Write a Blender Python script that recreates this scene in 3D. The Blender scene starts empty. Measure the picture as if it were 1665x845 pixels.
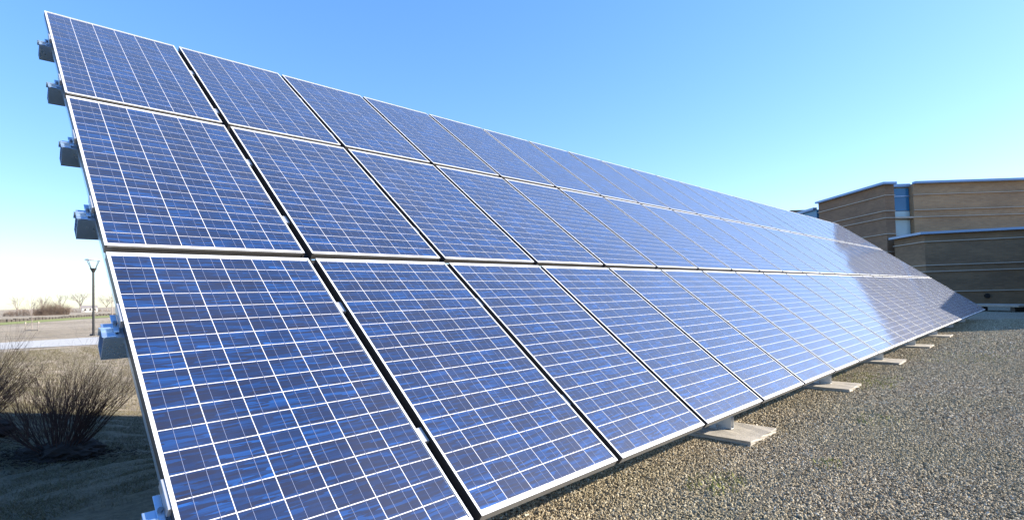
import bpy, bmesh, math, random
import numpy as np
from mathutils import Vector, Matrix

# ------------------------------------------------------------------ camera, sky, sun, exposure
scene = bpy.context.scene
COL = scene.collection
RAD = math.radians
SUN_EL, SUN_AZ = 22.0, -38.0          # azimuth measured from +X (along the array) towards +Y
cam_d = bpy.data.cameras.new('camera')
cam_d.sensor_fit = 'HORIZONTAL'; cam_d.sensor_width = 36.0; cam_d.lens = 19.06
cam_d.shift_y = 0.0195
cam_d.clip_start = 0.05; cam_d.clip_end = 6000
cam = bpy.data.objects.new('camera', cam_d); COL.objects.link(cam)
right = Vector((0.7060, -0.7077, -0.0262)); down = Vector((0.0030, 0.0390, -0.9992))
fwd = right.cross(down).normalized(); down = fwd.cross(right).normalized(); right.normalize()
up = -down
cam.matrix_world = Matrix(((right.x, up.x, -fwd.x, -0.483), (right.y, up.y, -fwd.y, -1.748),
                           (right.z, up.z, -fwd.z, 1.275), (0, 0, 0, 1)))
scene.camera = cam

world = bpy.data.worlds.new('World'); scene.world = world; world.use_nodes = True
wn = world.node_tree.nodes; wl = world.node_tree.links
sky = wn.new('ShaderNodeTexSky'); sky.sky_type = 'NISHITA'; sky.sun_disc = False
sun_dir = Vector((math.cos(RAD(SUN_AZ)) * math.cos(RAD(SUN_EL)), math.sin(RAD(SUN_AZ)) * math.cos(RAD(SUN_EL)), math.sin(RAD(SUN_EL))))
sky.sun_elevation = RAD(SUN_EL); sky.sun_rotation = math.atan2(sun_dir.x, sun_dir.y)
sky.altitude = 300; sky.air_density = 1.0; sky.dust_density = 0.4; sky.ozone_density = 1.0
# camera tone curve and cool white balance of the photograph, applied evenly to the whole sky
gam = wn.new('ShaderNodeGamma'); gam.inputs['Gamma'].default_value = 0.65
hs = wn.new('ShaderNodeHueSaturation'); hs.inputs['Saturation'].default_value = 1.58
tint = wn.new('ShaderNodeMix'); tint.data_type = 'RGBA'; tint.blend_type = 'MULTIPLY'; tint.inputs[0].default_value = 1.0
tint.inputs[7].default_value = (0.99, 1.13, 1.50, 1)
wl.new(sky.outputs[0], gam.inputs['Color']); wl.new(gam.outputs[0], hs.inputs['Color']); wl.new(hs.outputs[0], tint.inputs[6])
wl.new(tint.outputs[2], wn['Background'].inputs['Color'])
wn['Background'].inputs['Strength'].default_value = 0.122
sun_d = bpy.data.lights.new('sun', 'SUN'); sun_d.energy = 5.0; sun_d.angle = RAD(0.53); sun_d.color = (1.0, 0.91, 0.77)
sun = bpy.data.objects.new('sun', sun_d); COL.objects.link(sun)
sun.rotation_euler = sun_dir.to_track_quat('Z', 'Y').to_euler(); sun.location = (0, -10, 20)
vs = scene.view_settings
vs.view_transform = 'Standard'; vs.look = 'None'; vs.exposure = 1.60; vs.gamma = 1.0; vs.use_curve_mapping = False

# ------------------------------------------------------------------ helpers
rng = random.Random(7)
def tag(o, label=None, cat=None, group=None, kind=None):
    if label: o['label'] = label
    if cat: o['category'] = cat
    if group: o['group'] = group
    if kind: o['kind'] = kind
    return o
def link(name, data, parent=None, loc=None):
    o = bpy.data.objects.new(name, data); COL.objects.link(o)
    if parent is not None: o.parent = parent
    if loc is not None: o.location = loc
    return o
def empty(name, loc=(0, 0, 0), rot=(0, 0, 0)):
    o = link(name, None); o.location = loc; o.rotation_euler = rot; o.empty_display_size = 0.2
    return o
class MB:
    def __init__(self): self.v = []; self.f = []
    def quad(self, a, b, c, d):
        n = len(self.v); self.v += [a, b, c, d]; self.f.append((n, n + 1, n + 2, n + 3))
    def box(self, x0, y0, z0, x1, y1, z1, M=None):
        n = len(self.v)
        p = [(x0, y0, z0), (x1, y0, z0), (x1, y1, z0), (x0, y1, z0), (x0, y0, z1), (x1, y0, z1), (x1, y1, z1), (x0, y1, z1)]
        if M is not None: p = [tuple(M @ Vector(q)) for q in p]
        self.v += p
        self.f += [(n, n + 3, n + 2, n + 1), (n + 4, n + 5, n + 6, n + 7), (n, n + 1, n + 5, n + 4),
                   (n + 1, n + 2, n + 6, n + 5), (n + 2, n + 3, n + 7, n + 6), (n + 3, n, n + 4, n + 7)]
        return self
    def prism(self, poly, z0, z1):
        n = len(self.v); k = len(poly)
        self.v += [(x, y, z0) for x, y in poly] + [(x, y, z1) for x, y in poly]
        self.f.append(tuple(range(n + k - 1, n - 1, -1))); self.f.append(tuple(range(n + k, n + 2 * k)))
        for i in range(k):
            j = (i + 1) % k; self.f.append((n + i, n + j, n + k + j, n + k + i))
        return self
    def tube(self, p0, p1, r0, r1, s=4):
        p0 = Vector(p0); p1 = Vector(p1); d = (p1 - p0)
        if d.length < 1e-6: return self
        d.normalize(); a = d.cross(Vector((0.31, 0.77, 0.55))); a.normalize(); b = d.cross(a)
        n = len(self.v)
        for p, r in ((p0, r0), (p1, r1)):
            for i in range(s):
                t = 2 * math.pi * i / s
                self.v.append(tuple(p + a * (r * math.cos(t)) + b * (r * math.sin(t))))
        for i in range(s):
            j = (i + 1) % s; self.f.append((n + i, n + j, n + s + j, n + s + i))
        return self
    def cyl(self, c0, c1, r0, r1, s=12):
        n = len(self.v); self.tube(c0, c1, r0, r1, s)
        self.f.append(tuple(range(n + s - 1, n - 1, -1))); self.f.append(tuple(range(n + s, n + 2 * s)))
        return self
    def mesh(self, name, mat, smooth=False):
        m = bpy.data.meshes.new(name); m.from_pydata(self.v, [], self.f); m.materials.append(mat)
        if smooth: m.polygons.foreach_set('use_smooth', [True] * len(m.polygons))
        m.update(); return m
    def build(self, name, mat, parent=None, loc=None, smooth=False, bevel=0, recalc=False):
        m = self.mesh(name, mat, smooth)
        if bevel or recalc:
            bm = bmesh.new(); bm.from_mesh(m)
            if recalc: bmesh.ops.recalc_face_normals(bm, faces=bm.faces)
            if bevel: bmesh.ops.bevel(bm, geom=bm.edges[:], offset=bevel, segments=1, affect='EDGES', clamp_overlap=True)
            bm.to_mesh(m); bm.free()
        return link(name, m, parent, loc)

class NT:
    """small helper to write shader node trees"""
    def __init__(self, name):
        self.m = bpy.data.materials.new(name); self.m.use_nodes = True
        self.t = self.m.node_tree; self.n = self.t.nodes; self.l = self.t.links
        self.b = self.n['Principled BSDF']
    def new(self, typ, **kw):
        x = self.n.new('ShaderNode' + typ)
        for k, v in kw.items():
            if k.startswith('i_'):
                x.inputs[k[2:].replace('_', ' ')].default_value = v
            else: setattr(x, k, v)
        return x
    def to(self, out, inp): self.l.new(out, inp)
    def setp(self, **kw):
        for k, v in kw.items():
            k = k.replace('_', ' ')
            if hasattr(v, 'is_linked'): self.l.new(v, self.b.inputs[k])
            else: self.b.inputs[k].default_value = v
    def ramp(self, fac, stops, interp='LINEAR'):
        r = self.n.new('ShaderNodeValToRGB'); r.color_ramp.interpolation = interp
        e = r.color_ramp.elements
        while len(e) < len(stops): e.new(0.5)
        for el, (p, c) in zip(e, stops):
            el.position = p; el.color = (c + (1,)) if len(c) == 3 else c
        self.l.new(fac, r.inputs[0]); return r.outputs['Color']
    def noise(self, vec, scale, detail=4, rough=0.55, dist=0.0):
        x = self.new('TexNoise'); x.inputs['Scale'].default_value = scale; x.inputs['Detail'].default_value = detail
        x.inputs['Roughness'].default_value = rough; x.inputs['Distortion'].default_value = dist
        if vec is not None: self.l.new(vec, x.inputs['Vector'])
        return x.outputs['Fac']
    def mix(self, fac, a, b, typ='MIX'):
        x = self.n.new('ShaderNodeMix'); x.data_type = 'RGBA'; x.blend_type = typ
        for s, v in ((0, fac), (6, a), (7, b)):
            if hasattr(v, 'is_linked'): self.l.new(v, x.inputs[s])
            else: x.inputs[s].default_value = v if not isinstance(v, tuple) else (v + (1,) if len(v) == 3 else v)
        return x.outputs[2]
    def math(self, op, a, b=0.0, clamp=False):
        x = self.n.new('ShaderNodeMath'); x.operation = op; x.use_clamp = clamp
        for s, v in ((0, a), (1, b)):
            if hasattr(v, 'is_linked'): self.l.new(v, x.inputs[s])
            else: x.inputs[s].default_value = v
        return x.outputs[0]
    def bump(self, h, strength=0.5, dist=0.02):
        x = self.new('Bump'); x.inputs['Strength'].default_value = strength; x.inputs['Distance'].default_value = dist
        self.l.new(h, x.inputs['Height']); self.l.new(x.outputs[0], self.b.inputs['Normal'])
    def objco(self): return self.new('TexCoord').outputs['Object']
    def pos(self): return self.new('NewGeometry').outputs['Position']
    def mapping(self, vec, scale=(1, 1, 1), loc=None, rot=(0, 0, 0)):
        x = self.new('Mapping'); x.inputs['Scale'].default_value = scale; x.inputs['Rotation'].default_value = rot
        self.l.new(vec, x.inputs['Vector'])
        if loc is not None: self.l.new(loc, x.inputs['Location'])
        return x.outputs[0]

# ------------------------------------------------------------------ materials
def mat_simple(name, col, rough=0.6, metal=0.0, var=0.15, scale=20, bump=0.0, bscale=60):
    k = NT(name); p = k.pos(); f = k.noise(p, scale, 5)
    lo = tuple(c * (1 - var) for c in col); hi = tuple(min(1, c * (1 + var)) for c in col)
    k.setp(Base_Color=k.ramp(f, [(0.3, lo), (0.7, hi)]), Roughness=rough, Metallic=metal)
    if bump: k.bump(k.noise(p, bscale, 4), bump, 0.01)
    return k.m

def mat_cell():
    k = NT('polycrystalline_cell')
    obj = k.new('ObjectInfo'); geo = k.new('NewGeometry')
    rnd = k.math('FRACT', k.math('ADD', obj.outputs['Random'], k.math('MULTIPLY', geo.outputs['Random Per Island'], 7.31)))
    off = k.new('CombineXYZ')
    k.to(k.math('MULTIPLY', rnd, 57.0), off.inputs[0]); k.to(k.math('MULTIPLY', rnd, 131.0), off.inputs[1]); k.to(k.math('MULTIPLY', rnd, 17.0), off.inputs[2])
    co = k.objco()
    # crystal grains stretched along the cell
    mp = k.mapping(co, (8, 88, 1), off.outputs[0], (0, 0, 0.06))
    vor = k.new('TexVoronoi', feature='F1'); vor.inputs['Scale'].default_value = 1.0; vor.inputs['Randomness'].default_value = 1.0
    warp = k.new('TexNoise'); warp.inputs['Scale'].default_value = 0.9; warp.inputs['Detail'].default_value = 3
    k.to(mp, warp.inputs['Vector'])
    wv = k.new('VectorMath', operation='MULTIPLY_ADD'); k.to(warp.outputs['Color'], wv.inputs[0]); wv.inputs[1].default_value = (1.4, 1.4, 1.4); k.to(mp, wv.inputs[2])
    k.to(wv.outputs[0], vor.inputs['Vector'])
    sep = k.new('SeparateColor'); k.to(vor.outputs['Color'], sep.inputs[0])
    streak = k.noise(k.mapping(co, (4, 95, 1), off.outputs[0]), 1.0, 4, 0.6)
    g = k.math('ADD', k.math('MULTIPLY', sep.outputs[0], 0.55), k.math('MULTIPLY', streak, 0.5))
    g = k.math('ADD', g, k.math('MULTIPLY', k.math('SUBTRACT', rnd, 0.5), 0.20))
    c = k.ramp(g, [(0.16, (0.012, 0.011, 0.026)), (0.38, (0.008, 0.013, 0.043)), (0.60, (0.006, 0.021, 0.080)), (0.79, (0.006, 0.044, 0.170)), (0.97, (0.011, 0.090, 0.33))])
    # fine dust / droppings specks, in array-wide coordinates
    sp = k.new('TexVoronoi', feature='F1'); sp.inputs['Scale'].default_value = 4.2; k.to(k.pos(), sp.inputs['Vector'])
    ss = k.new('SeparateColor'); k.to(sp.outputs['Color'], ss.inputs[0])
    thr = k.math('MULTIPLY', k.math('POWER', ss.outputs[1], 9.0), 0.016)
    irr = k.math('ADD', sp.outputs['Distance'], k.math('MULTIPLY', k.math('SUBTRACT', k.noise(k.pos(), 130, 3), 0.5), 0.012))
    dot = k.math('MULTIPLY', k.math('LESS_THAN', irr, thr), 0.6)
    yy = k.new('SeparateXYZ'); k.to(co, yy.inputs[0])
    film = k.noise(k.mapping(k.pos(), (1.2, 0.5, 0.5)), 2.0, 6, 0.65)
    dust = k.math('MULTIPLY', k.ramp(film, [(0.35, (0.15, 0.15, 0.15)), (0.75, (1, 1, 1))]), 0.030)
    c = k.mix(dust, c, (0.55, 0.5, 0.45)); c = k.mix(dot, c, (0.75, 0.75, 0.72))
    k.setp(Base_Color=c, Roughness=0.42, Metallic=0.25, Coat_Weight=1.0, Coat_Roughness=k.ramp(film, [(0.3, (0.03,) * 3), (0.8, (0.095,) * 3)]), Coat_IOR=1.62,
           Sheen_Weight=0.19, Sheen_Roughness=0.35)
    return k.m

M_cell = mat_cell()
def mat_back():
    k = NT('white_backsheet'); f = k.noise(k.pos(), 9, 4)
    k.setp(Base_Color=k.ramp(f, [(0.3, (0.56, 0.55, 0.57)), (0.7, (0.66, 0.65, 0.66))]), Roughness=0.5, Coat_Weight=0.7, Coat_Roughness=0.05)
    return k.m
M_back = mat_back()
M_alu = mat_simple('anodised_aluminium', (0.80, 0.80, 0.79), 0.38, 0.35, 0.06, 14, 0.05, 300)
M_side = mat_simple('shaded_frame_side', (0.055, 0.052, 0.05), 0.5, 0.3, 0.1, 14)  # aluminium painted dark to stand for shade on the frame sides
M_low = mat_simple('shaded_underside', (0.24, 0.235, 0.23), 0.5, 0.5, 0.12, 14)  # greyed aluminium, dimmer light on the lower face put into colour
M_bus = mat_simple('tinned_busbar', (0.22, 0.25, 0.37), 0.4, 0.2, 0.1, 30)
def mat_galv():
    k = NT('galvanised_steel'); p = k.pos()
    vor = k.new('TexVoronoi'); vor.inputs['Scale'].default_value = 70; k.to(p, vor.inputs['Vector'])
    s = k.new('SeparateColor'); k.to(vor.outputs['Color'], s.inputs[0])
    f = k.math('ADD', k.math('MULTIPLY', s.outputs[0], 0.15), k.math('MULTIPLY', k.noise(p, 7, 3), 0.8))
    k.setp(Base_Color=k.ramp(f, [(0.25, (0.42, 0.56, 0.72)), (0.8, (0.56, 0.68, 0.82))]), Metallic=0.8,
           Roughness=k.ramp(f, [(0.2, (0.34,) * 3), (0.9, (0.22,) * 3)]))
    return k.m
M_galv = mat_galv()
M_clamp = mat_simple('clamp_aluminium', (0.45, 0.46, 0.47), 0.40, 0.5, 0.06, 40)
M_dark = mat_simple('gap_shade_black', (0.012, 0.012, 0.013), 0.6, 0.0, 0.1, 20)  # for the added gap strips, painted shade between panels
M_bolt = mat_simple('bolt_steel', (0.25, 0.26, 0.28), 0.35, 0.9, 0.1, 50)
M_conc = mat_simple('pad_concrete', (0.31, 0.28, 0.235), 0.9, 0, 0.16, 12, 0.35, 90)
M_path = mat_simple('path_concrete', (0.40, 0.39, 0.37), 0.9, 0, 0.08, 1.5, 0.2, 20)

def mat_gravel():
    k = NT('gravel'); p = k.pos()
    v1 = k.new('TexVoronoi'); v1.inputs['Scale'].default_value = 42; k.to(p, v1.inputs['Vector'])
    s = k.new('SeparateColor'); k.to(v1.outputs['Color'], s.inputs[0])
    stone = k.ramp(s.outputs[0], [(0.0, (0.12, 0.092, 0.058)), (0.35, (0.25, 0.20, 0.128)), (0.7, (0.35, 0.285, 0.19)), (1.0, (0.47, 0.40, 0.29))])
    patch = k.noise(p, 0.55, 5, 0.6)
    stone = k.mix(k.math('MULTIPLY', k.ramp(patch, [(0.45, (0, 0, 0)), (0.7, (1, 1, 1))]), 0.45), stone, (0.20, 0.19, 0.13))
    moss = k.noise(p, 1.3, 6, 0.65)
    stone = k.mix(k.math('MULTIPLY', k.ramp(moss, [(0.60, (0, 0, 0)), (0.74, (1, 1, 1))]), 0.55), stone, (0.20, 0.21, 0.07))
    k.setp(Base_Color=stone, Roughness=0.95)
    h = k.math('SUBTRACT', 1.0, v1.outputs['Distance'])
    h = k.math('ADD', h, k.math('MULTIPLY', k.noise(p, 3.0, 4), 2.0))
    k.bump(h, 0.9, 0.02)
    return k.m
M_gravel = mat_gravel()
def mat_pebble():
    k = NT('pebble'); o = k.new('ObjectInfo'); p = k.pos()
    c = k.ramp(o.outputs['Random'], [(0.0, (0.115, 0.084, 0.05)), (0.3, (0.245, 0.192, 0.118)), (0.6, (0.335, 0.272, 0.175)), (0.85, (0.42, 0.352, 0.24)), (0.97, (0.54, 0.475, 0.35)), (1.0, (0.68, 0.63, 0.51))])
    patch = k.noise(p, 0.6, 4)
    c = k.mix(k.math('MULTIPLY', k.ramp(patch, [(0.4, (0, 0, 0)), (0.68, (1, 1, 1))]), 0.5), c, (0.265, 0.228, 0.13))
    k.setp(Base_Color=c, Roughness=0.9)
    return k.m
M_pebble = mat_pebble()
def mat_ground():
    k = NT('dry_grass_ground'); p = k.pos()
    a = k.noise(p, 0.35, 6, 0.6); b = k.noise(p, 14, 6, 0.7); far = k.noise(k.mapping(p, (0.02, 0.09, 1)), 1.0, 5)
    f = k.math('ADD', k.math('MULTIPLY', a, 0.5), k.math('MULTIPLY', b, 0.5))
    c = k.ramp(f, [(0.32, (0.11, 0.085, 0.052)), (0.5, (0.25, 0.20, 0.135)), (0.66, (0.40, 0.33, 0.235))])
    green = k.ramp(k.noise(p, 0.9, 5), [(0.56, (0, 0, 0)), (0.72, (1, 1, 1))])
    c = k.mix(k.math('MULTIPLY', green, 0.35), c, (0.19, 0.19, 0.07))
    c = k.mix(k.ramp(far, [(0.4, (0, 0, 0)), (0.65, (0.5, 0.5, 0.5))]), c, (0.44, 0.37, 0.28))
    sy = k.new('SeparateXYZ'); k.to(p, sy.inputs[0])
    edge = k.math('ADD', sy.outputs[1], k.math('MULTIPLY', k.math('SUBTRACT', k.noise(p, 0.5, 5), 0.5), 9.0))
    lawn = k.ramp(k.math('DIVIDE', edge, 40.0), [(0.27, (1, 1, 1)), (0.36, (0, 0, 0))])  # olive grass near the array, colour also darkened to deepen the array's shadow
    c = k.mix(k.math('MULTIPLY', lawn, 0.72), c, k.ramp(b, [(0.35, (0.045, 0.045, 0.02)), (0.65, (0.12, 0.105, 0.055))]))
    k.setp(Base_Color=c, Roughness=1.0)
    k.bump(k.math('ADD', k.noise(p, 30, 6, 0.75), k.math('MULTIPLY', k.noise(p, 2.2, 4), 2.5)), 0.8, 0.06)
    return k.m
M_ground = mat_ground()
M_green = mat_simple('green_lawn', (0.19, 0.21, 0.05), 1.0, 0, 0.35, 1.2)
M_mulch = mat_simple('dark_mulch', (0.022, 0.015, 0.011), 1.0, 0, 0.4, 18, 1.0, 40)
M_soil = mat_simple('seam_soil', (0.05, 0.042, 0.028), 1.0, 0, 0.35, 20, 1.0, 60)
def mat_bark(name, a, b):
    k = NT(name); f = k.noise(k.pos(), 9, 3)
    k.setp(Base_Color=k.ramp(f, [(0.35, a), (0.65, b)]), Roughness=0.9); return k.m
M_twig = mat_bark('red_brown_twig', (0.022, 0.009, 0.007), (0.07, 0.027, 0.019))
M_bark = mat_bark('grey_bark', (0.16, 0.135, 0.12), (0.30, 0.26, 0.235))
M_brush = mat_bark('brown_brush', (0.12, 0.085, 0.06), (0.24, 0.175, 0.13))
M_black = mat_simple('black_paint', (0.02, 0.021, 0.022), 0.45, 0.2, 0.1, 10)
M_lampw = mat_simple('lamp_white', (0.7, 0.72, 0.74), 0.4, 0.1, 0.05, 10)
M_stone = mat_simple('edging_stone', (0.06, 0.052, 0.045), 0.95, 0, 0.35, 2)
M_wood = mat_simple('grey_stake', (0.23, 0.20, 0.17), 0.9, 0, 0.2, 20)
M_white = mat_simple('white_siding', (0.72, 0.71, 0.68), 0.7, 0, 0.05, 1)
M_roof = mat_simple('grey_roof', (0.22, 0.20, 0.19), 0.8, 0, 0.1, 1)

def mat_brick(name, c1, c2, mortar):
    k = NT(name)
    co = k.new('TexCoord').outputs['UV']
    br = k.new('TexBrick', offset=0.5)
    br.inputs['Scale'].default_value = 1.0; br.inputs['Brick Width'].default_value = 0.30; br.inputs['Row Height'].default_value = 0.10
    br.inputs['Mortar Size'].default_value = 0.010; br.inputs['Color1'].default_value = c1 + (1,); br.inputs['Color2'].default_value = c2 + (1,)
    br.inputs['Mortar'].default_value = mortar + (1,); k.to(co, br.inputs['Vector'])
    f = k.noise(k.mapping(co, (0.25, 0.9, 1)), 1.0, 6, 0.65)
    c = k.mix(1.0, br.outputs['Color'], k.ramp(f, [(0.3, (0.72, 0.72, 0.74)), (0.7, (1.15, 1.12, 1.08))]), 'MULTIPLY')
    k.setp(Base_Color=c, Roughness=0.9); k.bump(br.outputs['Fac'], -0.4, 0.01)
    return k.m
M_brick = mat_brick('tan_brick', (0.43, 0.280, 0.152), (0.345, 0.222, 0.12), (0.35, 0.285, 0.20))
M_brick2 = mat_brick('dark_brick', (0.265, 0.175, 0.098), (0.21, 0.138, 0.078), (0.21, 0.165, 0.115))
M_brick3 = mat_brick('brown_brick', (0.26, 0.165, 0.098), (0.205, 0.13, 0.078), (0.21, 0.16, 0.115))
M_band = mat_simple('pale_stone_band', (0.47, 0.42, 0.35), 0.8, 0, 0.06, 2)
M_coping = mat_simple('sky_tinted_coping', (0.22, 0.33, 0.50), 0.4, 0.5, 0.04, 2)  # reflected sky painted in as blue base colour
def mat_glass(name, col, rough=0.05):
    k = NT(name); f = k.noise(k.pos(), 0.8, 2)
    k.setp(Base_Color=k.ramp(f, [(0.3, tuple(c * 0.85 for c in col)), (0.7, col)]), Roughness=rough, Specular_IOR_Level=0.35, Coat_Weight=0.15, Coat_Roughness=0.02)
    return k.m
M_glassb = mat_glass('sky_tinted_glazing', (0.035, 0.17, 0.34))  # mirrored blue sky put into the pane's base colour
M_glassp = mat_glass('pale_glazing', (0.42, 0.55, 0.58), 0.2)
M_mull = mat_simple('window_frame_metal', (0.55, 0.50, 0.38), 0.5, 0.3, 0.05, 5)

# ------------------------------------------------------------------ ground
def sm(a, b, x):
    t = min(1.0, max(0.0, (x - a) / (b - a))); return t * t * (3 - 2 * t)
def terrain(x, y):
    z = -0.76 * sm(1.2, 8.5, y)
    w = sm(5, 9.5, y) * (1 - sm(15, 30, y))
    z -= 0.26 * min(1.4, max(-1.4, x - 0.93)) * w
    return z
def sheet(xs, ys, off, rough=0.0, seed=1):
    r = random.Random(seed); v = []; f = []
    for y in ys:
        for x in xs:
            z = terrain(x, y) + off
            if rough: z += r.uniform(-rough, rough) * (1 if y > 2.0 else 0)
            v.append((x, y, z))
    nx = len(xs)
    for j in range(len(ys) - 1):
        for i in range(nx - 1):
            a = j * nx + i; f.append((a, a + 1, a + nx + 1, a + nx))
    return v, f
xs = [-3000, -1200, -500, -200, -80, -40, -20, -12, -8] + [-6 + 0.25 * i for i in range(57)] + [9, 10, 12, 15, 20, 26, 34, 45, 60, 90, 200, 500, 1200, 3000]
ys = [-3000, -1000, -300, -100, -40, -15, -6, -2, 0, 1] + [1 + 0.25 * i for i in range(1, 97)] + [26, 28, 31, 35, 40, 47, 56, 70, 90, 120, 170, 250, 400, 800, 1600, 4000]
v, f = sheet(xs, ys, -0.02, 0.018)
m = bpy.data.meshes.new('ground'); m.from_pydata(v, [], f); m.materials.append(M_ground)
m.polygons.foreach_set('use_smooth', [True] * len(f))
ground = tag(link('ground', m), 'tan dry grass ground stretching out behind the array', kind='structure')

gx = [-14, -8, -4] + [-2 + i for i in range(0, 30)] + [30, 36, 44, 56, 70]
gy = [-40, -25, -15, -10] + [-8 + 0.5 * i for i in range(0, 19)] + [1.25]
v, f = sheet(gx, gy, 0.0)
m = bpy.data.meshes.new('gravel_bed'); m.from_pydata(v, [], f); m.materials.append(M_gravel)
gravel = tag(link('gravel_bed', m), 'brown gravel bed in front of the panels', kind='structure')

# joints in the gravel: one along the array, one crossing it
def strip(name, pts, w, z, mat, label, n=110, jit=0.011, seed=3):
    r = random.Random(seed); v = []; f = []
    P = []
    for a, b in zip(pts[:-1], pts[1:]):
        for i in range(n): P.append(Vector(a).lerp(Vector(b), i / n))
    P.append(Vector(pts[-1]))
    for i, p in enumerate(P):
        t = (P[min(i + 1, len(P) - 1)] - P[max(i - 1, 0)]).normalized(); nn = Vector((-t.y, t.x))
        for s in (-0.5, 0.5):
            q = p + nn * (w * s + r.uniform(-jit, jit)); v.append((q.x, q.y, z(q.x, q.y) if callable(z) else z))
    for i in range(len(P) - 1): f.append((2 * i, 2 * i + 1, 2 * i + 3, 2 * i + 2))
    m = bpy.data.meshes.new(name); m.from_pydata(v, [], f); m.materials.append(mat)
    o = link(name, m); tag(o, label, kind='structure'); return o
strip('gravel_seam', [(2.0, -0.47), (9.6, -0.42)], 0.030, 0.0095, M_soil, 'dark worn seam in the gravel running along the array')
strip('gravel_seam', [(10.05, 0.9), (10.6, -0.3), (11.4, -1.8), (12.6, -4.2)], 0.06, 0.0105, M_soil, 'dark worn seam in the gravel crossing away from the array')

# distant ground pieces
def patch(name, poly, off, mat, label):
    mb = MB(); n = len(poly); mb.v = [(x, y, terrain(x, y) + off) for x, y in poly]; mb.f = [tuple(range(n))]
    return tag(mb.build(name, mat), label, kind='structure')
patch('concrete_path', [(-30, 47), (0.68, 36.4), (4.5, 35.2), (28, 26), (31, 33), (5.8, 44.4), (0.9, 44.1), (-30, 56)], 0.004, M_path, 'pale concrete path crossing the dry field')
patch('lawn_strip', [(-20, 72), (3.0, 96.8), (15.4, 121.6), (44, 170), (49, 192), (18.8, 147), (3.7, 116), (-24, 88)], 0.004, M_green, 'narrow strip of green lawn below the low stone edging')

# ------------------------------------------------------------------ the solar array
TILT = RAD(38.2)
PW, GAP = 1.014, 0.0484
PITCH = PW + GAP
RH = [1.929, 1.885, 1.889]                     # bottom, middle, top row panel heights
GV = 0.0584
RB = [0.0, RH[0] + GV, RH[0] + RH[1] + 2 * GV] # row bottom offsets along the slope
SLOPE = RB[2] + RH[2]
BASE = Vector((0, 0, 0.35))
MA = Matrix.Translation(BASE) @ Matrix.Rotation(TILT, 4, 'X')     # array local (x along, y up slope, z normal) -> world
NCOL, NROW = 6, 18
def colx(c): return -0.007 + c * PITCH + (0.03 if c >= 15 else 0)

def panel_frame(h, bottom_row):
    mb = MB(); w, l, d, t = PW, 0.011, 0.046, 0.003
    # each member: front lip and side wall
    mb.box(0, 0, -d, l, h, 0); mb.box(w - l, 0, -d, w, h, 0)
    if bottom_row: mb.box(l, 0, -d, w - l, 0.015, -0.0004)
    else:
        mb.box(l, 0, -0.013, w - l, 0.015, -0.0004); mb.box(l, 0.002, -d, w - l, 0.015, -0.0135)
    mb.box(l, h - 0.015, -d, w - l, h, -0.0004)
    return mb
MX, MY0, MY1, CG = 0.016, 0.028, 0.028, 0.0044
def cell_rect(h, i, j):
    px = (PW - 2 * MX + CG) / NCOL; py = (h - MY0 - MY1 + CG) / NROW
    x0 = MX + i * px; y0 = MY0 + j * py
    return x0, y0, px - CG, py - CG
frames, backs, cells, buses, gridm = {}, {}, {}, {}, {}
for r in range(3):
    h = RH[r]
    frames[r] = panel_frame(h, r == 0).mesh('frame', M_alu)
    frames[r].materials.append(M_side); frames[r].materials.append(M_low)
    for pl in frames[r].polygons:  # faces toned by direction, shade painted into the frame colour
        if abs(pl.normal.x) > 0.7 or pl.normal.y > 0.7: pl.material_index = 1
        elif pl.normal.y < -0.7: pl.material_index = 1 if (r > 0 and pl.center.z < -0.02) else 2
    mb = MB(); mb.box(0.011, 0.015, -0.008, PW - 0.011, h - 0.015, -0.0035); backs[r] = mb.mesh('backsheet', M_back)
    x0, y0, cw, ch = cell_rect(h, 0, 0)
    mb = MB(); mb.box(-cw / 2, -ch / 2, 0, cw / 2, ch / 2, 0.0008); mb.f = mb.f[1:]; cells[r] = mb.mesh('solar_cell', M_cell)
    mb = MB()
    for i in range(NCOL):
        for s in (0.30, 0.70):
            x0, y0, cw, ch = cell_rect(h, i, 0); xc = x0 + cw * s
            mb.box(xc - 0.0006, MY0 - 0.004, -0.0030, xc + 0.0006, h - MY1 + 0.004, -0.0020)
    buses[r] = mb.mesh('busbar', M_bus)
    mb = MB()
    for i in range(NCOL):
        for j in range(NROW):
            x0, y0, cw, ch = cell_rect(h, i, j); mb.box(x0, y0, -0.0034, x0 + cw, y0 + ch, -0.0026); mb.f.pop(-6)
    gridm[r] = mb.mesh('solar_cells', M_cell)
ORD = ['first', 'second', 'third', 'fourth', 'fifth', 'sixth', 'seventh', 'eighth', 'ninth', 'tenth', 'eleventh', 'twelfth', 'thirteenth', 'fourteenth',
       'fifteenth', 'sixteenth', 'seventeenth', 'eighteenth', 'nineteenth', 'twentieth', 'twenty-first', 'twenty-second', 'twenty-third', 'twenty-fourth']
ROWN = ['bottom', 'middle', 'top']
for r in range(3):
    for c in range(24):
        e = empty('solar_panel'); e.matrix_world = MA @ Matrix.Translation((colx(c), RB[r], 0))
        # tiny mounting differences from panel to panel
        e.rotation_euler = (TILT + rng.uniform(-0.0012, 0.0012), rng.uniform(-0.0014, 0.0014), 0)
        where = 'at the near left end' if c == 0 else ('at the far right end' if c == 23 else 'counted from the left end')
        tag(e, 'blue solar panel in the %s row, %s %s' % (ROWN[r], ORD[c], where), 'solar panel', 'solar panels of the tilted array')
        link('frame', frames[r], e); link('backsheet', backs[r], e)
        if c <= 5:
            for i in range(NCOL):
                for j in range(NROW):
                    x0, y0, cw, ch = cell_rect(RH[r], i, j)
                    link('solar_cell', cells[r], e, (x0 + cw / 2, y0 + ch / 2, -0.0034))
        else:
            tag(link('solar_cell_grid', gridm[r], e), kind='stuff')
        tag(link('busbar', buses[r], e), kind='stuff')

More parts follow.
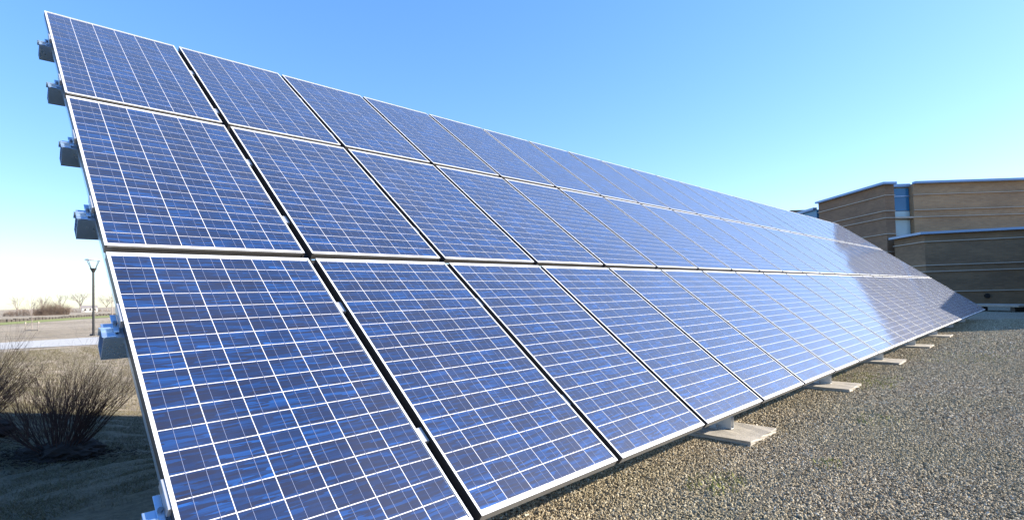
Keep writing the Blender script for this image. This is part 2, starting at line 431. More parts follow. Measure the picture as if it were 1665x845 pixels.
# mounting rack behind the panels
rack = empty('mounting_rack', (0, 0, 0))
tag(rack, 'galvanised steel rack carrying the rows of blue solar panels', 'mounting rack')
LEN = colx(23) + PW
V_PUR = [S_ for S_ in (SLOPE - 5.34, SLOPE - 4.36, SLOPE - 3.40, SLOPE - 2.56, SLOPE - 1.60, SLOPE - 0.70)]
PD0, PD1, PVH = 0.058, 0.180, 0.046
def put(mb, name, mat, bevel=0.0, parent=rack):
    o = mb.build(name, mat, parent, bevel=bevel, recalc=bool(bevel)); o.matrix_local = MA.copy(); return o
for v0 in V_PUR:
    mb = MB(); t = 0.004
    mb.box(-0.078, v0 - PVH - 0.06, -PD1, LEN + 0.12, v0 - PVH - 0.06 + t, -PD0)      # lower wall
    mb.box(-0.078, v0 + PVH - 0.06 - t, -PD1, LEN + 0.12, v0 + PVH - 0.06, -PD0)      # upper wall
    mb.box(-0.078, v0 - PVH - 0.06 + t, -PD0 - t, LEN + 0.12, v0 + PVH - 0.06 - t, -PD0)
    mb.box(-0.078, v0 - PVH - 0.06 + t, -PD1, LEN + 0.12, v0 + PVH - 0.06 - t, -PD1 + t)
    put(mb, 'purlin', M_galv)
    # bracket on the free end: slotted angle, upright plate, bolt
    mb = MB(); a = v0 - 0.06
    mb.box(-0.084, a - 0.044, -PD0 + 0.001, -0.034, a - 0.003, -PD0 + 0.006)
    mb.box(-0.080, a + 0.004, -PD0 + 0.001, -0.034, a + 0.044, -PD0 + 0.006)
    mb.box(-0.042, a - 0.020, -PD0 + 0.006, -0.020, a + 0.095, -PD0 + 0.013)
    mb.box(-0.092, a - 0.003, -PD0 - 0.02, -0.040, a + 0.004, -PD0 + 0.020)
    b = put(mb, 'bracket', M_galv, 0.0012)
    mb = MB(); mb.cyl((-0.031, a + 0.03, -PD0 + 0.0125), (-0.031, a + 0.03, -PD0 + 0.025), 0.009, 0.009, 6)
    o = mb.build('bolt', M_bolt, b)
    mb = MB(); mb.box(-0.020, a + 0.0, -0.044, -0.001, a + 0.125, -0.004); put(mb, 'end_clamp', M_clamp, 0.002)
# middle clamps bridging the gaps
mb = MB(); mb.box(0.006, -0.042, -0.034, GAP - 0.006, 0.042, -0.016); mb.box(0.018, -0.042, -0.055, GAP - 0.018, 0.042, -0.034)
clampm = mb.mesh('clamp', M_clamp)
for c in range(23):
    for v0 in V_PUR:
        o = link('clamp', clampm, rack); o.matrix_local = MA @ Matrix.Translation((colx(c) + PW + (colx(c + 1) - colx(c) - PITCH) / 2, v0, 0))
# black strips added to block sun between columns and rows, and blacken the gaps
for c in range(23):
    mb = MB(); x0 = colx(c) + PW - 0.006; mb.box(x0, 0.01, -0.0565, colx(c + 1) + 0.006, SLOPE - 0.01, -0.0475); put(mb, 'added_gap_blocker', M_dark)
for r in (0, 1):
    mb = MB(); y0 = RB[r] + RH[r] - 0.006; mb.box(0.036, y0, -0.066, LEN - 0.036, RB[r + 1] + 0.006, -0.0575); put(mb, 'added_gap_blocker', M_dark)
# edge rails behind the two ends and one beneath each column
for x0 in [-0.003, LEN - 0.034]:
    mb = MB(); mb.box(x0, 0.02, -0.092, x0 + 0.03, SLOPE - 0.02, -0.0475)
    put(mb, 'rail', M_galv)
# frames standing on the pads
FX = [1.29 + 3.027 * k for k in range(8)]
def zpan(y): return BASE.z + y * math.tan(TILT)
for i, X in enumerate(FX):
    mb = MB(); t = 0.006; zb = 0.045
    y0, y1 = 0.315, 4.35
    mb.box(X - 0.03, y0, zb, X - 0.03 + t, y1, zb + 0.105); mb.box(X + 0.03 - t, y0, zb, X + 0.03, y1, zb + 0.105)
    mb.box(X - 0.03 + t, y0, zb, X + 0.03 - t, y1, zb + t)
    mb.build('base_channel', M_clamp, rack, bevel=0.002, recalc=True)
    mb = MB(); mb.box(X - 0.075, 0.36, 0.0435, X + 0.075, 0.50, 0.050); pl_ = mb.build('anchor_plate', M_clamp, rack)
    for sx in (-0.055, 0.055):
        mb = MB(); mb.cyl((X + sx, 0.43, 0.050), (X + sx, 0.43, 0.078), 0.009, 0.009, 6); mb.build('anchor_bolt', M_bolt, pl_)
    mb = MB(); mb.box(X - 0.04, 0.30, -0.32, X + 0.04, SLOPE - 0.25, -PD1 - 0.004); put(mb, 'rafter', M_galv)
    mb = MB(); mb.box(X - 0.022, 0.62, 0.055, X + 0.022, 0.70, zpan(0.66) - 0.40); mb.build('front_strut', M_galv, rack)
    zr = terrain(X, 4.0)
    mb = MB(); mb.box(X - 0.022, 4.0, zr, X + 0.022, 4.10, zpan(4.05) - 0.42); mb.build('rear_post', M_galv, rack)
PADL = ['hidden', 'largest near concrete pad under the first visible rack foot', 'second concrete pad back along the lower array edge', 'third concrete pad back along the lower array edge',
        'fourth concrete pad back along the lower array edge', 'farthest visible concrete pad beside the building shadow']
for i, X in enumerate(FX[1:6], 1):
    bm = bmesh.new(); r = random.Random(i)
    bmesh.ops.create_cube(bm, size=1.0)
    for vv in bm.verts:
        vv.co = Vector((X - 0.02 + vv.co.x * 0.58, 0.50 + vv.co.y * 0.92, 0.0 + vv.co.z * 0.086))
    bmesh.ops.subdivide_edges(bm, edges=bm.edges[:], cuts=5, use_grid_fill=True)
    for vv in bm.verts: vv.co += Vector((r.uniform(-1, 1), r.uniform(-1, 1), r.uniform(-0.5, 0.5))) * (0.005 + (0.009 if r.random() < 0.2 else 0))
    m = bpy.data.meshes.new('concrete_pad'); bm.to_mesh(m); bm.free(); m.materials.append(M_conc)
    tag(link('concrete_pad', m), PADL[i], 'concrete pad', 'concrete pads under the rack')

# ------------------------------------------------------------------ the brick building
bld = empty('brick_building', (44, 3, 0))
tag(bld, 'long tan and dark brick building with pale bands behind the array', 'building')
def bpart(mb, name, mat, parent=bld, **kw):
    o = mb.build(name, mat, None, recalc=True, **kw); o.parent = parent
    o.matrix_parent_inverse = Matrix.Translation(-Vector(bld.location)) if parent is bld else Matrix.Identity(4)
    return o
def wall_uv(o):
    me = o.data; uv = me.uv_layers.new(name='uv')
    for p in me.polygons:
        n = p.normal; t = Vector((-n.y, n.x, 0)); t = t.normalized() if t.length > 1e-4 else Vector((1, 0, 0))
        for li in p.loop_indices:
            c = me.vertices[me.loops[li].vertex_index].co
            uv.data[li].uv = (c.dot(t), c.z if abs(n.z) < 0.7 else c.y)
V2 = lambda x, y: Vector((x, y))
bk = V2(0.708, 0.706); rt = V2(0.706, -0.708)
W0, W1, WJ = V2(49.10, 11.69), V2(43.85, 6.14), V2(44.34, 5.70)
U0 = V2(45.26, 4.78); ud = V2(0.680, -0.733); UE = U0 + ud * 26
HT = 8.24
def walls(poly, z0, z1, mat, name='wall'):
    mb = MB(); mb.prism([tuple(p) for p in poly], z0, z1); o = bpart(mb, name, mat); wall_uv(o); return o
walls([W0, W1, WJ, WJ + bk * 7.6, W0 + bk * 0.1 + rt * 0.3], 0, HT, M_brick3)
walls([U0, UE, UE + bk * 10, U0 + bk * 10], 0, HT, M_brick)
def run(pts, z0, z1, out, mat, name, depth=0.10):
    """strip following the face of a wall given as a polyline (outside on its right-hand side)"""
    mb = MB(); P = [Vector(p) for p in pts]
    N = []
    for a, b in zip(P[:-1], P[1:]):
        d = (b - a).normalized(); N.append(V2(d.y, -d.x))
    M = [N[0]] + [((N[i] + N[i + 1]) / (1 + N[i].dot(N[i + 1]))) for i in range(len(N) - 1)] + [N[-1]]
    o_ = [p - m_ * out for p, m_ in zip(P, M)]; i_ = [p + m_ * depth for p, m_ in zip(P, M)]
    for k in range(len(P) - 1):
        n = len(mb.v)
        for q in (o_[k], o_[k + 1], i_[k + 1], i_[k]): mb.v.append((q.x, q.y, z0))
        for q in (o_[k], o_[k + 1], i_[k + 1], i_[k]): mb.v.append((q.x, q.y, z1))
        mb.f += [(n, n + 3, n + 2, n + 1), (n + 4, n + 5, n + 6, n + 7)] + [(n + a, n + b, n + 4 + b, n + 4 + a) for a, b in ((0, 1), (1, 2), (2, 3), (3, 0))]
    return bpart(mb, name, mat)
sgn = 1
def outp(pts): return pts
# pale bands and coping of the upper storey (left wing with return, then long front)
left_line = [W0, W1, WJ]; right_line = [U0, UE]
for z in (7.46, 6.40, 5.92, 4.82, 3.6, 2.4, 1.2):
    run(left_line, z, z + 0.045, 0.02, M_band, 'stone_band'); run(right_line, z, z + 0.045, 0.02, M_band, 'stone_band')
run(left_line, HT - 0.02, HT + 0.13, 0.06, M_coping, 'coping', 0.3); run(right_line, HT - 0.02, HT + 0.13, 0.06, M_coping, 'coping', 0.3)
# recessed window between the wing and the front
wd = (U0 - WJ); 
win = MB(); a = WJ + bk * 0.35; b = U0 + bk * 0.35
def vq(mb, a, b, z0, z1, th=0.04):
    n = (b - a).normalized(); o = V2(n.y, -n.x) * th
    mb.prism([tuple(a), tuple(b), tuple(b - o), tuple(a - o)], z0, z1); return mb
wobj = bpart(vq(MB(), WJ + bk * 0.5, U0 + bk * 0.5, 0, HT - 0.15, 0.05), 'window', M_mull)
def wpart(mb, name, mat):
    o = mb.build(name, mat, wobj, recalc=True); return o
for z0, z1, mt in ((6.45, HT - 0.22, M_glassb), (5.98, 6.42, M_glassp), (4.75, 5.80, M_glassp)):
    wpart(vq(MB(), a + wd * 0.03, b - wd * 0.03, z0, z1), 'pane', mt)
wpart(vq(MB(), WJ + bk * 0.30 + wd * 0.001, U0 + bk * 0.30 - wd * 0.001, 7.42, 7.50, 0.06), 'mullion', M_coping)
wpart(vq(MB(), WJ - bk * 0.02 + wd * 0.001, U0 - bk * 0.02 + wd * 0.45, 5.90, 6.0, 0.30), 'ledge', M_band)
wpart(vq(MB(), WJ + bk * 0.28 + wd * 0.001, U0 + bk * 0.28 - wd * 0.001, 4.60, 4.74, 0.25), 'sill', M_band)
run([WJ + bk * 0.5, U0 + bk * 0.5], HT - 0.14, HT + 0.06, 0.1, M_coping, 'coping', 0.3)
# low link and block beyond the left wing
L0 = W0 + bk * 0.2
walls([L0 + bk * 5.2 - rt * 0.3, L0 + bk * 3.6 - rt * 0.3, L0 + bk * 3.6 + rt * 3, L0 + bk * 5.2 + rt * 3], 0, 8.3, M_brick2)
lk = bpart(vq(MB(), L0 + bk * 3.6 - rt * 0.05, L0 - rt * 0.05 + bk * 0.01, 0, 7.75, 1.5), 'glazed_link', M_glassb)
for z in (7.05, 6.3):
    mb = vq(MB(), L0 + bk * 3.58 - rt * 0.09, L0 - rt * 0.09 + bk * 0.02, z, z + 0.07, 0.05); mb.build('mullion', M_coping, lk, recalc=True)
run([L0 + bk * 3.6 - rt * 0.05, L0 - rt * 0.05], 7.76, 7.95, 0.03, M_coping, 'coping', 0.3)
# lower storey in front
A0, A1, A2 = V2(43.9, 5.75), V2(41.34, 3.76), V2(43.44, -0.47)
ld = (A2 - A1).normalized(); A3 = A1 + ld * 7.6
HL = 4.42
back_line = [A3 + bk * 5.0, U0 + bk * -0.06 + ud * 4, U0 - bk * 0.06 - ud * 1.0]
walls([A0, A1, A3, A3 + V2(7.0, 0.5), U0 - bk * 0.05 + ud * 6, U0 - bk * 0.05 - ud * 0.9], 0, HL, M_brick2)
low_line = [A0, A1, A3]
for z in (3.93, 2.47, 2.08, 0.84):
    run(low_line, z, z + 0.05, 0.02, M_band, 'stone_band')
run(low_line, HL - 0.01, HL + 0.13, 0.08, M_coping, 'coping', 0.35)
# side wing standing to the right, outside the picture: its corner throws the shade on the gravel
WG = [V2(25.0, -5.3), V2(32.0, -4.4), A3 + V2(0.05, 0.4), A3 + V2(3.0, -5.5), V2(33.0, -6.6)]
walls(WG, 0, HL, M_brick2)
# wall vent and the low stone bench by the wall
q = A1 + ld * 3.0
mb = MB(); mb.cyl((q.x - 0.10, q.y - 0.05, 0.55), (q.x + 0.1, q.y + 0.05, 0.55), 0.14, 0.14, 10); bpart(mb, 'vent', M_black)
bench = empty('stone_bench', (33, 0.2, 0)); tag(bench, 'low flat pale stone slab lying on dark feet below the brick wall', 'bench')
mb = MB(); mb.box(-0.55, -1.6, 0.22, 0.55, 1.1, 0.32); mb.build('slab', M_conc, bench, bevel=0.01)
for yy in (-1.3, 0.7):
    mb = MB(); mb.box(-0.4, yy, 0, 0.4, yy + 0.2, 0.22); mb.build('foot', M_black, bench)
bench.rotation_euler.z = RAD(-40)

# ------------------------------------------------------------------ vegetation
def grow(mb, p, d, length, r, depth, R, spread, kids, sides=4, gravity=0.0, segs=3):
    q = Vector(p); dd = Vector(d); pts = [(Vector(q), r)]
    for s in range(segs):
        dd = (dd + Vector((R.gauss(0, 0.10), R.gauss(0, 0.10), R.gauss(0, 0.05) + gravity))).normalized()
        nq = q + dd * (length / segs); rr = r * (1 - 0.55 * (s + 1) / segs)
        mb.tube(q, nq, pts[-1][1], rr, sides); q = nq; pts.append((Vector(q), rr))
    if depth > 0:
        for k in range(kids):
            t = R.uniform(0.35, 1.0); i = min(segs - 1, int(t * segs)); a = pts[i][0].lerp(pts[i + 1][0], t * segs - i)
            ax = Vector((R.gauss(0, 1), R.gauss(0, 1), R.gauss(0, 0.6))).normalized()
            nd = (dd + ax * spread).normalized()
            grow(mb, a, nd, length * R.uniform(0.5, 0.8), max(pts[i + 1][1] * 0.75, r * 0.3), depth - 1, R, spread, kids, 3 if depth <= 2 else sides, gravity, segs)

def bush(name, x, y, h, w, stems, label, seed, group, kids=3):
    R = random.Random(seed); z = terrain(x, y) - 0.02
    e = empty(name, (x, y, z)); tag(e, label, 'bush', group)
    mb = MB()
    for i in range(stems):
        a = R.uniform(0, 2 * math.pi); rr = math.sqrt(R.random())
        base = Vector((math.cos(a) * rr * 0.10 * w, math.sin(a) * rr * 0.10 * w, 0))
        lean = rr * 0.70 * w / h
        d = Vector((math.cos(a) * lean + R.gauss(0, 0.10), math.sin(a) * lean + R.gauss(0, 0.10), 1)).normalized()
        L = h * R.uniform(0.50, 0.80)
        grow(mb, base, d, L, R.uniform(0.0045, 0.008), 3 if i % 4 == 0 else 2, R, 0.42, kids, 3, 0.05, 4)
    mb.build('branches', M_twig, e)
    # mulch mound
    bm = bmesh.new(); bmesh.ops.create_icosphere(bm, subdivisions=4, radius=1.0)
    for vv in bm.verts:
        n = 1 + 0.16 * math.sin(vv.co.x * 5 + seed) * math.cos(vv.co.y * 4 + seed) + R.uniform(-0.09, 0.09)
        vv.co = Vector((vv.co.x * 0.31 * w * n, vv.co.y * 0.31 * w * n, vv.co.z * 0.17 * n))
    m = bpy.data.meshes.new('mulch_mound'); bm.to_mesh(m); bm.free(); m.materials.append(M_mulch)
    link('mulch_mound', m, e)
    return e
bush('leafless_shrub', 0.36, 7.51, 1.15, 1.55, 125, 'bare red-brown shrub nearest the panels, half in the array shadow', 11, 'bare shrubs behind the array')
bush('leafless_shrub', -0.50, 9.1, 1.15, 1.65, 120, 'bare red-brown shrub cut off by the left picture edge', 12, 'bare shrubs behind the array')

def tree(name, x, y, h, label, seed, depth=4, kids=4, r=None, mat=None, spread=0.62, trunk=0.3, group='bare trees on the horizon', cat='tree'):
    R = random.Random(seed); z = terrain(x, y) - 0.03
    e = empty(name, (x, y, z)); tag(e, label, cat, group)
    r = r or h * 0.022
    mb = MB(); mb.tube((0, 0, 0), (R.gauss(0, 0.02) * h, 0, h * trunk), r, r * 0.75, 6)
    mb.build('trunk', mat or M_bark, e)
    mb = MB()
    for k in range(kids + 1):
        a = 2 * math.pi * (k + R.random()) / (kids + 1); ln = R.uniform(0.15, 0.75)
        d = Vector((math.cos(a) * ln, math.sin(a) * ln, 1)).normalized()
        grow(mb, (0, 0, h * trunk * R.uniform(0.75, 1.0)), d, h * 0.38 * R.uniform(0.8, 1.1), r * 0.55, depth - 1, R, spread, kids, 3, 0.02)
    mb.build('crown', mat or M_bark, e)
    return e
tree('bare_tree', 10.6, 234, 7.2, 'small pale bare tree at the far left of the horizon', 21, 4, 4)
tree('bare_tree', 16.0, 255, 6.2, 'low bare tree between the brown brush and the dark bush', 22, 4, 4)
tree('bare_tree', 22.5, 245, 8.2, 'thin tall bare tree just right of the dark bush', 23, 4, 4)
tree('bare_tree', 19.0, 262, 8.5, 'bare tree whose top shows above the dark bush', 24, 4, 4)
tree('bare_tree', 31.2, 272, 10.4, 'widest pale bare tree just left of the lamp post', 25, 4, 5)
tree('bare_tree', 39.5, 272, 7.4, 'dense low bare tree right of the lamp post', 26, 4, 5)
# slender young tree with short side branches near the frame edge
def sapling(x, y, h, label, seed, group):
    R = random.Random(seed); e = empty('young_tree', (x, y, terrain(x, y) - 0.02)); tag(e, label, 'tree', group)
    mb = MB(); mb.tube((0, 0, 0), (0, 0, h), h * 0.012, h * 0.003, 5); mb.build('trunk', M_bark, e)
    mb = MB()
    for k in range(14):
        z = h * R.uniform(0.35, 0.95); a = R.uniform(0, 6.28); L = (h - z) * 0.45 + 0.08 * h
        grow(mb, (0, 0, z), Vector((math.cos(a), math.sin(a), 0.7)).normalized(), L, h * 0.0035, 1, R, 0.4, 3, 3)
    mb.build('crown', M_bark, e); return e
sapling(12.6, 84, 6.3, 'tall slender young tree with sparse twigs right of the lamp post', 31, 'young planted trees')
sapling(3.7, 65.5, 3.4, 'thin sapling held between two stakes in the field', 32, 'young planted trees')

def brush(name, x, y, lx, h, label, seed, n=260):
    R = random.Random(seed); e = empty(name, (x, y, terrain(x, y) - 0.05)); tag(e, label, 'bush', 'brush along the far field edge')
    mb = MB()
    for i in range(n):
        u = R.uniform(-1, 1); px = u * lx; hh = h * (1 - 0.45 * abs(u) ** 2.2) * R.uniform(0.45, 1.0)
        py = R.uniform(-1.2, 1.2)
        d = Vector((R.gauss(0, 0.4), R.gauss(0, 0.4), 1)).normalized()
        grow(mb, (px, py, 0), d, hh * 0.75, 0.03, 2, R, 0.7, 3, 3, 0, 2)
    mb.build('branches', M_brush, e); return e
brush('brown_brush', 11.2, 214, 4.6, 2.6, 'long low brown brush left of the dark bush on the field edge', 41)
brush('brown_brush', 16.9, 206, 3.9, 4.6, 'taller rounded dark brown bush on the field edge', 42, 420)
brush('brown_brush', 31.5, 278, 10, 1.8, 'low pale brush strip below the bare trees behind the lamp post', 43, 200)

# ------------------------------------------------------------------ field furniture
lp = empty('street_lamp', (5.93, 47.5, terrain(5.93, 47.5))); tag(lp, 'black street lamp with flared white-topped head beside the path', 'street lamp')
mb = MB(); mb.cyl((0, 0, -0.02), (0, 0, 0.10), 0.24, 0.22, 14); mb.build('base', M_black, lp)
mb = MB(); mb.cyl((0, 0, 0.10), (0, 0, 4.55), 0.085, 0.07, 12); mb.build('pole', M_black, lp)
mb = MB(); mb.cyl((0, 0, 4.55), (0, 0, 4.85), 0.08, 0.22, 12); mb.build('socket', M_black, lp)
mb = MB()
for k in range(4):
    a = math.pi / 4 + k * math.pi / 2; mb.tube((0.19 * math.cos(a), 0.19 * math.sin(a), 4.83), (0.47 * math.cos(a), 0.47 * math.sin(a), 5.43), 0.02, 0.02, 5)
mb.build('arms', M_black, lp)
mb = MB(); mb.cyl((0, 0, 5.43), (0, 0, 5.50), 0.52, 0.48, 20); mb.build('cap', M_lampw, lp)
def stakes(x, y, label):
    e = empty('tree_stakes', (x, y, terrain(x, y))); tag(e, label, 'stakes', 'tree stakes in the field')
    for s in (-0.55, 0.55):
        mb = MB(); mb.cyl((s, 0, -0.05), (s * 1.12, 0, 0.86), 0.028, 0.028, 6); k = mb.build('stake', M_wood, e)
        mb = MB(); mb.box(s * 1.1 - 0.045, -0.04, 0.70, s * 1.1 + 0.045, 0.04, 0.78); mb.build('tie', M_band, k)
    mb = MB(); mb.box(-0.6, -0.02, 0.02, 0.6, 0.02, 0.07); mb.build('crossbar', M_wood, e)
    e.rotation_euler.z = RAD(-45); return e
stakes(3.7, 65.5, 'pair of wooden stakes with pale ties around the thin sapling')
stakes(0.75, 71, 'pair of wooden stakes cut off at the left picture edge')
# low stone edging above the lawn strip
ed = empty('stone_edging', (3.7, 116, terrain(3, 116))); tag(ed, 'low dark stone edging curving above the green lawn strip', 'edging')
R = random.Random(5)
epts = [V2(-24, 88.3), V2(3.7, 116.3), V2(18.8, 147.3), V2(49, 192.5)]
for a, b in zip(epts[:-1], epts[1:]):
    n = int((b - a).length / 1.25)
    for i in range(n):
        c = a.lerp(b, (i + 0.5) / n); d = (b - a).normalized(); mb = MB(); hh = R.uniform(0.34, 0.5)
        M = Matrix.Translation((c.x - ed.location.x, c.y - ed.location.y, 0)) @ Matrix.Rotation(math.atan2(d.y, d.x), 4, 'Z')
        mb.box(-0.5, -0.22, -0.05, 0.5, 0.22, hh, M); mb.build('stone', M_stone, ed)
# far farmhouse
hs_ = empty('farmhouse', (36.2, 292, terrain(37, 292))); tag(hs_, 'tiny white farmhouse on the horizon right beside the lamp post', 'house')
mb = MB(); mb.box(-2.6, -2.5, 0, 2.6, 2.5, 1.7); mb.build('wall', M_white, hs_)
mb = MB(); mb.v = [(-2.9, -2.8, 1.7), (2.9, -2.8, 1.7), (2.9, 2.8, 1.7), (-2.9, 2.8, 1.7), (-2.9, 0, 2.9), (2.9, 0, 2.9)]
mb.f = [(0, 1, 5, 4), (2, 3, 4, 5), (0, 4, 3), (1, 2, 5), (0, 3, 2, 1)]; mb.build('roof', M_roof, hs_)
for xx in (-1.5, 0.2, 1.7):
    mb = MB(); mb.box(xx - 0.35, -2.56, 0.6, xx + 0.35, -2.503, 1.4); mb.build('window', M_black, hs_)

# ------------------------------------------------------------------ gravel stones (uncountable): instanced by geometry nodes
def scatter(name, cellsz, inside, density, size, label, seed, z=0.004):
    mb = MB()
    for ix in range(int(-4 / cellsz), int(30 / cellsz)):
        for iy in range(int(-16 / cellsz), int(1.25 / cellsz)):
            x, y = (ix + 0.5) * cellsz, (iy + 0.5) * cellsz
            if inside(x, y):
                mb.quad((ix * cellsz, iy * cellsz, z), ((ix + 1) * cellsz, iy * cellsz, z), ((ix + 1) * cellsz, (iy + 1) * cellsz, z), (ix * cellsz, (iy + 1) * cellsz, z))
    o = mb.build(name, M_pebble); tag(o, label, kind='stuff')
    g = bpy.data.node_groups.new(name, 'GeometryNodeTree')
    g.interface.new_socket('Geometry', in_out='INPUT', socket_type='NodeSocketGeometry')
    g.interface.new_socket('Geometry', in_out='OUTPUT', socket_type='NodeSocketGeometry')
    N = g.nodes; Lk = g.links
    gi = N.new('NodeGroupInput'); go = N.new('NodeGroupOutput')
    dp = N.new('GeometryNodeDistributePointsOnFaces'); dp.distribute_method = 'RANDOM'
    dp.inputs['Density'].default_value = density; dp.inputs['Seed'].default_value = seed
    Lk.new(gi.outputs[0], dp.inputs['Mesh'])
    ico = N.new('GeometryNodeMeshIcoSphere'); ico.inputs['Radius'].default_value = 1.0; ico.inputs['Subdivisions'].default_value = 2
    sp = N.new('GeometryNodeSetPosition'); nz = N.new('ShaderNodeTexNoise'); nz.inputs['Scale'].default_value = 1.3; nz.inputs['Detail'].default_value = 2
    sub = N.new('ShaderNodeVectorMath'); sub.operation = 'MULTIPLY_ADD'; sub.inputs[1].default_value = (1.5, 1.5, 1.5); sub.inputs[2].default_value = (-0.75, -0.75, -0.75)
    Lk.new(nz.outputs['Color'], sub.inputs[0]); Lk.new(sub.outputs[0], sp.inputs['Offset']); Lk.new(ico.outputs['Mesh'], sp.inputs['Geometry'])
    sm_ = N.new('GeometryNodeSetMaterial'); sm_.inputs['Material'].default_value = M_pebble; Lk.new(sp.outputs[0], sm_.inputs['Geometry'])
    ip = N.new('GeometryNodeInstanceOnPoints'); Lk.new(dp.outputs['Points'], ip.inputs['Points']); Lk.new(sm_.outputs[0], ip.inputs['Instance'])
    rv = N.new('FunctionNodeRandomValue'); rv.data_type = 'FLOAT_VECTOR'
    rv.inputs[0].default_value = (0, 0, 0); rv.inputs[1].default_value = (6.28, 6.28, 6.28)
    Lk.new(rv.outputs[0], ip.inputs['Rotation'])
    rs = N.new('FunctionNodeRandomValue'); rs.data_type = 'FLOAT_VECTOR'; rs.inputs['Seed'].default_value = 5
    rs.inputs[0].default_value = (size * 0.30, size * 0.30, size * 0.28); rs.inputs[1].default_value = (size * 1.45, size * 1.30, size * 1.15)
    Lk.new(rs.outputs[0], ip.inputs['Scale'])
    Lk.new(ip.outputs[0], go.inputs[0])
    md = o.modifiers.new('scatter', 'NODES'); md.node_group = g
    return o
def camco(x, y):
    dx, dy = x + 0.483, y + 1.748
    return 0.706 * dx - 0.708 * dy, 0.708 * dx + 0.706 * dy
def zone(d0, d1):
    def f(x, y):
        l, d = camco(x, y); return d0 <= d < d1 and -0.6 * d < l < 1.12 * d and y < 1.2
    return f
scatter('gravel_stones', 0.25, zone(1.2, 5.0), 6500, 0.0082, 'loose brown gravel stones in the foreground', 1)
scatter('gravel_stones', 0.25, zone(5.0, 10.0), 3400, 0.0105, 'loose brown gravel stones farther along the array', 2)
scatter('gravel_stones', 0.5, zone(10.0, 19.0), 1300, 0.0150, 'loose brown gravel stones near the building shadow', 3)

# weeds growing through the gravel (uncountable blades)
mb = MB(); R = random.Random(77)
M_weed = mat_simple('yellow_green_weed', (0.24, 0.25, 0.06), 0.9, 0, 0.35, 40)
for cx, cy, rad, n in ((8.3, 0.15, 0.45, 520), (7.7, -0.05, 0.3, 240), (1.95, -0.80, 0.10, 150), (2.15, -0.62, 0.08, 80), (3.0, -0.12, 0.18, 160), (3.9, -0.55, 0.10, 60),
                       (11.5, -0.5, 0.7, 420), (13.2, -1.3, 0.9, 420), (15.5, -0.9, 0.8, 300), (5.6, -0.5, 0.2, 90)):
    for i in range(n):
        a = R.uniform(0, 6.28); q = math.sqrt(R.random()) * rad; x = cx + q * math.cos(a) * 1.4; y = cy + q * math.sin(a)
        h = R.uniform(0.015, 0.045); t = R.uniform(0, 6.28); w = R.uniform(0.003, 0.007)
        dx, dy = math.cos(t) * w, math.sin(t) * w; lx, ly = R.gauss(0, 0.4) * h, R.gauss(0, 0.4) * h
        n0 = len(mb.v); mb.v += [(x - dx, y - dy, 0.0), (x + dx, y + dy, 0.0), (x + lx, y + ly, h)]; mb.f.append((n0, n0 + 1, n0 + 2))
tag(mb.build('weeds', M_weed), 'scattered yellow-green weeds growing through the gravel', kind='stuff')

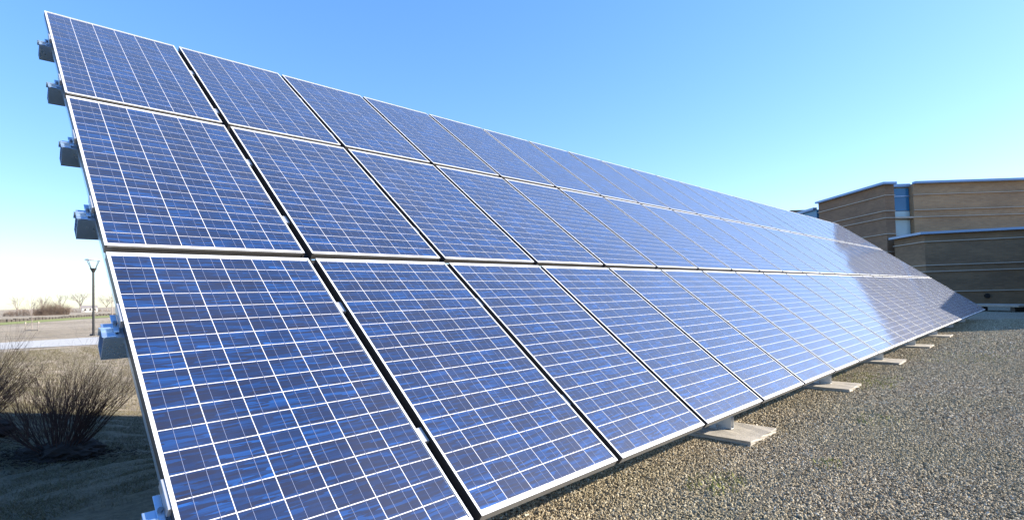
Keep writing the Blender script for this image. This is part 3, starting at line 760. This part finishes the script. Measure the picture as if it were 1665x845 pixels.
def grass(name, x0, x1, y0, y1, st, density, h, label, seed):
    mb = MB(); nx = int((x1 - x0) / st); ny = int((y1 - y0) / st)
    for i in range(nx):
        for j in range(ny):
            xa, ya = x0 + i * st, y0 + j * st
            if xa > 0.12 * ya + 1.9: continue
            mb.quad(*[(x, y, terrain(x, y) - 0.022) for x, y in ((xa, ya), (xa + st, ya), (xa + st, ya + st), (xa, ya + st))])
    o = mb.build(name, M_blade); tag(o, label, kind='stuff')
    g = bpy.data.node_groups.new(name, 'GeometryNodeTree')
    g.interface.new_socket('Geometry', in_out='INPUT', socket_type='NodeSocketGeometry')
    g.interface.new_socket('Geometry', in_out='OUTPUT', socket_type='NodeSocketGeometry')
    N = g.nodes; Lk = g.links; gi = N.new('NodeGroupInput'); go = N.new('NodeGroupOutput')
    dp = N.new('GeometryNodeDistributePointsOnFaces'); dp.inputs['Density'].default_value = density; dp.inputs['Seed'].default_value = seed
    Lk.new(gi.outputs[0], dp.inputs['Mesh'])
    cn = N.new('GeometryNodeMeshCone'); cn.inputs['Vertices'].default_value = 3; cn.inputs['Radius Top'].default_value = 0.0
    cn.inputs['Radius Bottom'].default_value = 0.07; cn.inputs['Depth'].default_value = 1.0; cn.fill_type = 'NONE'
    sm_ = N.new('GeometryNodeSetMaterial'); sm_.inputs['Material'].default_value = M_blade; Lk.new(cn.outputs['Mesh'], sm_.inputs['Geometry'])
    ip = N.new('GeometryNodeInstanceOnPoints'); Lk.new(dp.outputs['Points'], ip.inputs['Points']); Lk.new(sm_.outputs[0], ip.inputs['Instance'])
    rv = N.new('FunctionNodeRandomValue'); rv.data_type = 'FLOAT_VECTOR'; rv.inputs[0].default_value = (-1.1, -1.1, 0); rv.inputs[1].default_value = (1.1, 1.1, 6.28)
    Lk.new(rv.outputs[0], ip.inputs['Rotation'])
    rs = N.new('FunctionNodeRandomValue'); rs.data_type = 'FLOAT_VECTOR'; rs.inputs['Seed'].default_value = 5
    rs.inputs[0].default_value = (h * 0.6, h * 0.6, h * 0.4); rs.inputs[1].default_value = (h * 1.2, h * 1.2, h * 1.3)
    Lk.new(rs.outputs[0], ip.inputs['Scale']); Lk.new(ip.outputs[0], go.inputs[0])
    o.modifiers.new('scatter', 'NODES').node_group = g
    return o
def mat_blade():
    k = NT('dry_grass_blade'); o = k.new('ObjectInfo')
    c = k.ramp(o.outputs['Random'], [(0.0, (0.05, 0.045, 0.02)), (0.4, (0.12, 0.10, 0.05)), (0.8, (0.22, 0.175, 0.10)), (1.0, (0.10, 0.12, 0.04))])
    k.setp(Base_Color=c, Roughness=0.9); return k.m
M_blade = mat_blade()
grass('dry_grass', -2.5, 3.0, 3.0, 13.0, 0.5, 2600, 0.035, 'short dry grass on the slope behind the array', 1)
grass('dry_grass', -3.0, 6.0, 13.0, 34.0, 1.0, 500, 0.06, 'short dry grass between the shrubs and the path', 2)

# loose bark litter spilling out of the mulch beds (uncountable)
mb = MB(); R = random.Random(91)
for cx, cy in ((0.36, 7.51), (-0.50, 9.1)):
    for i in range(900):
        a = R.uniform(0, 6.28); q = abs(R.gauss(0, 0.42)) + 0.15; x, y = cx + q * math.cos(a), cy + q * math.sin(a)
        z = terrain(x, y) + max(0.0, 0.15 - 0.25 * q); l = R.uniform(0.01, 0.04); t = R.uniform(0, 6.28)
        d = Vector((math.cos(t) * l, math.sin(t) * l, R.uniform(-0.4, 0.6) * l)); mb.tube(Vector((x, y, z)) - d, Vector((x, y, z)) + d, 0.005, 0.003, 3)
tag(mb.build('bark_litter', M_mulch), 'dark loose bark litter around the bare shrubs', kind='stuff')
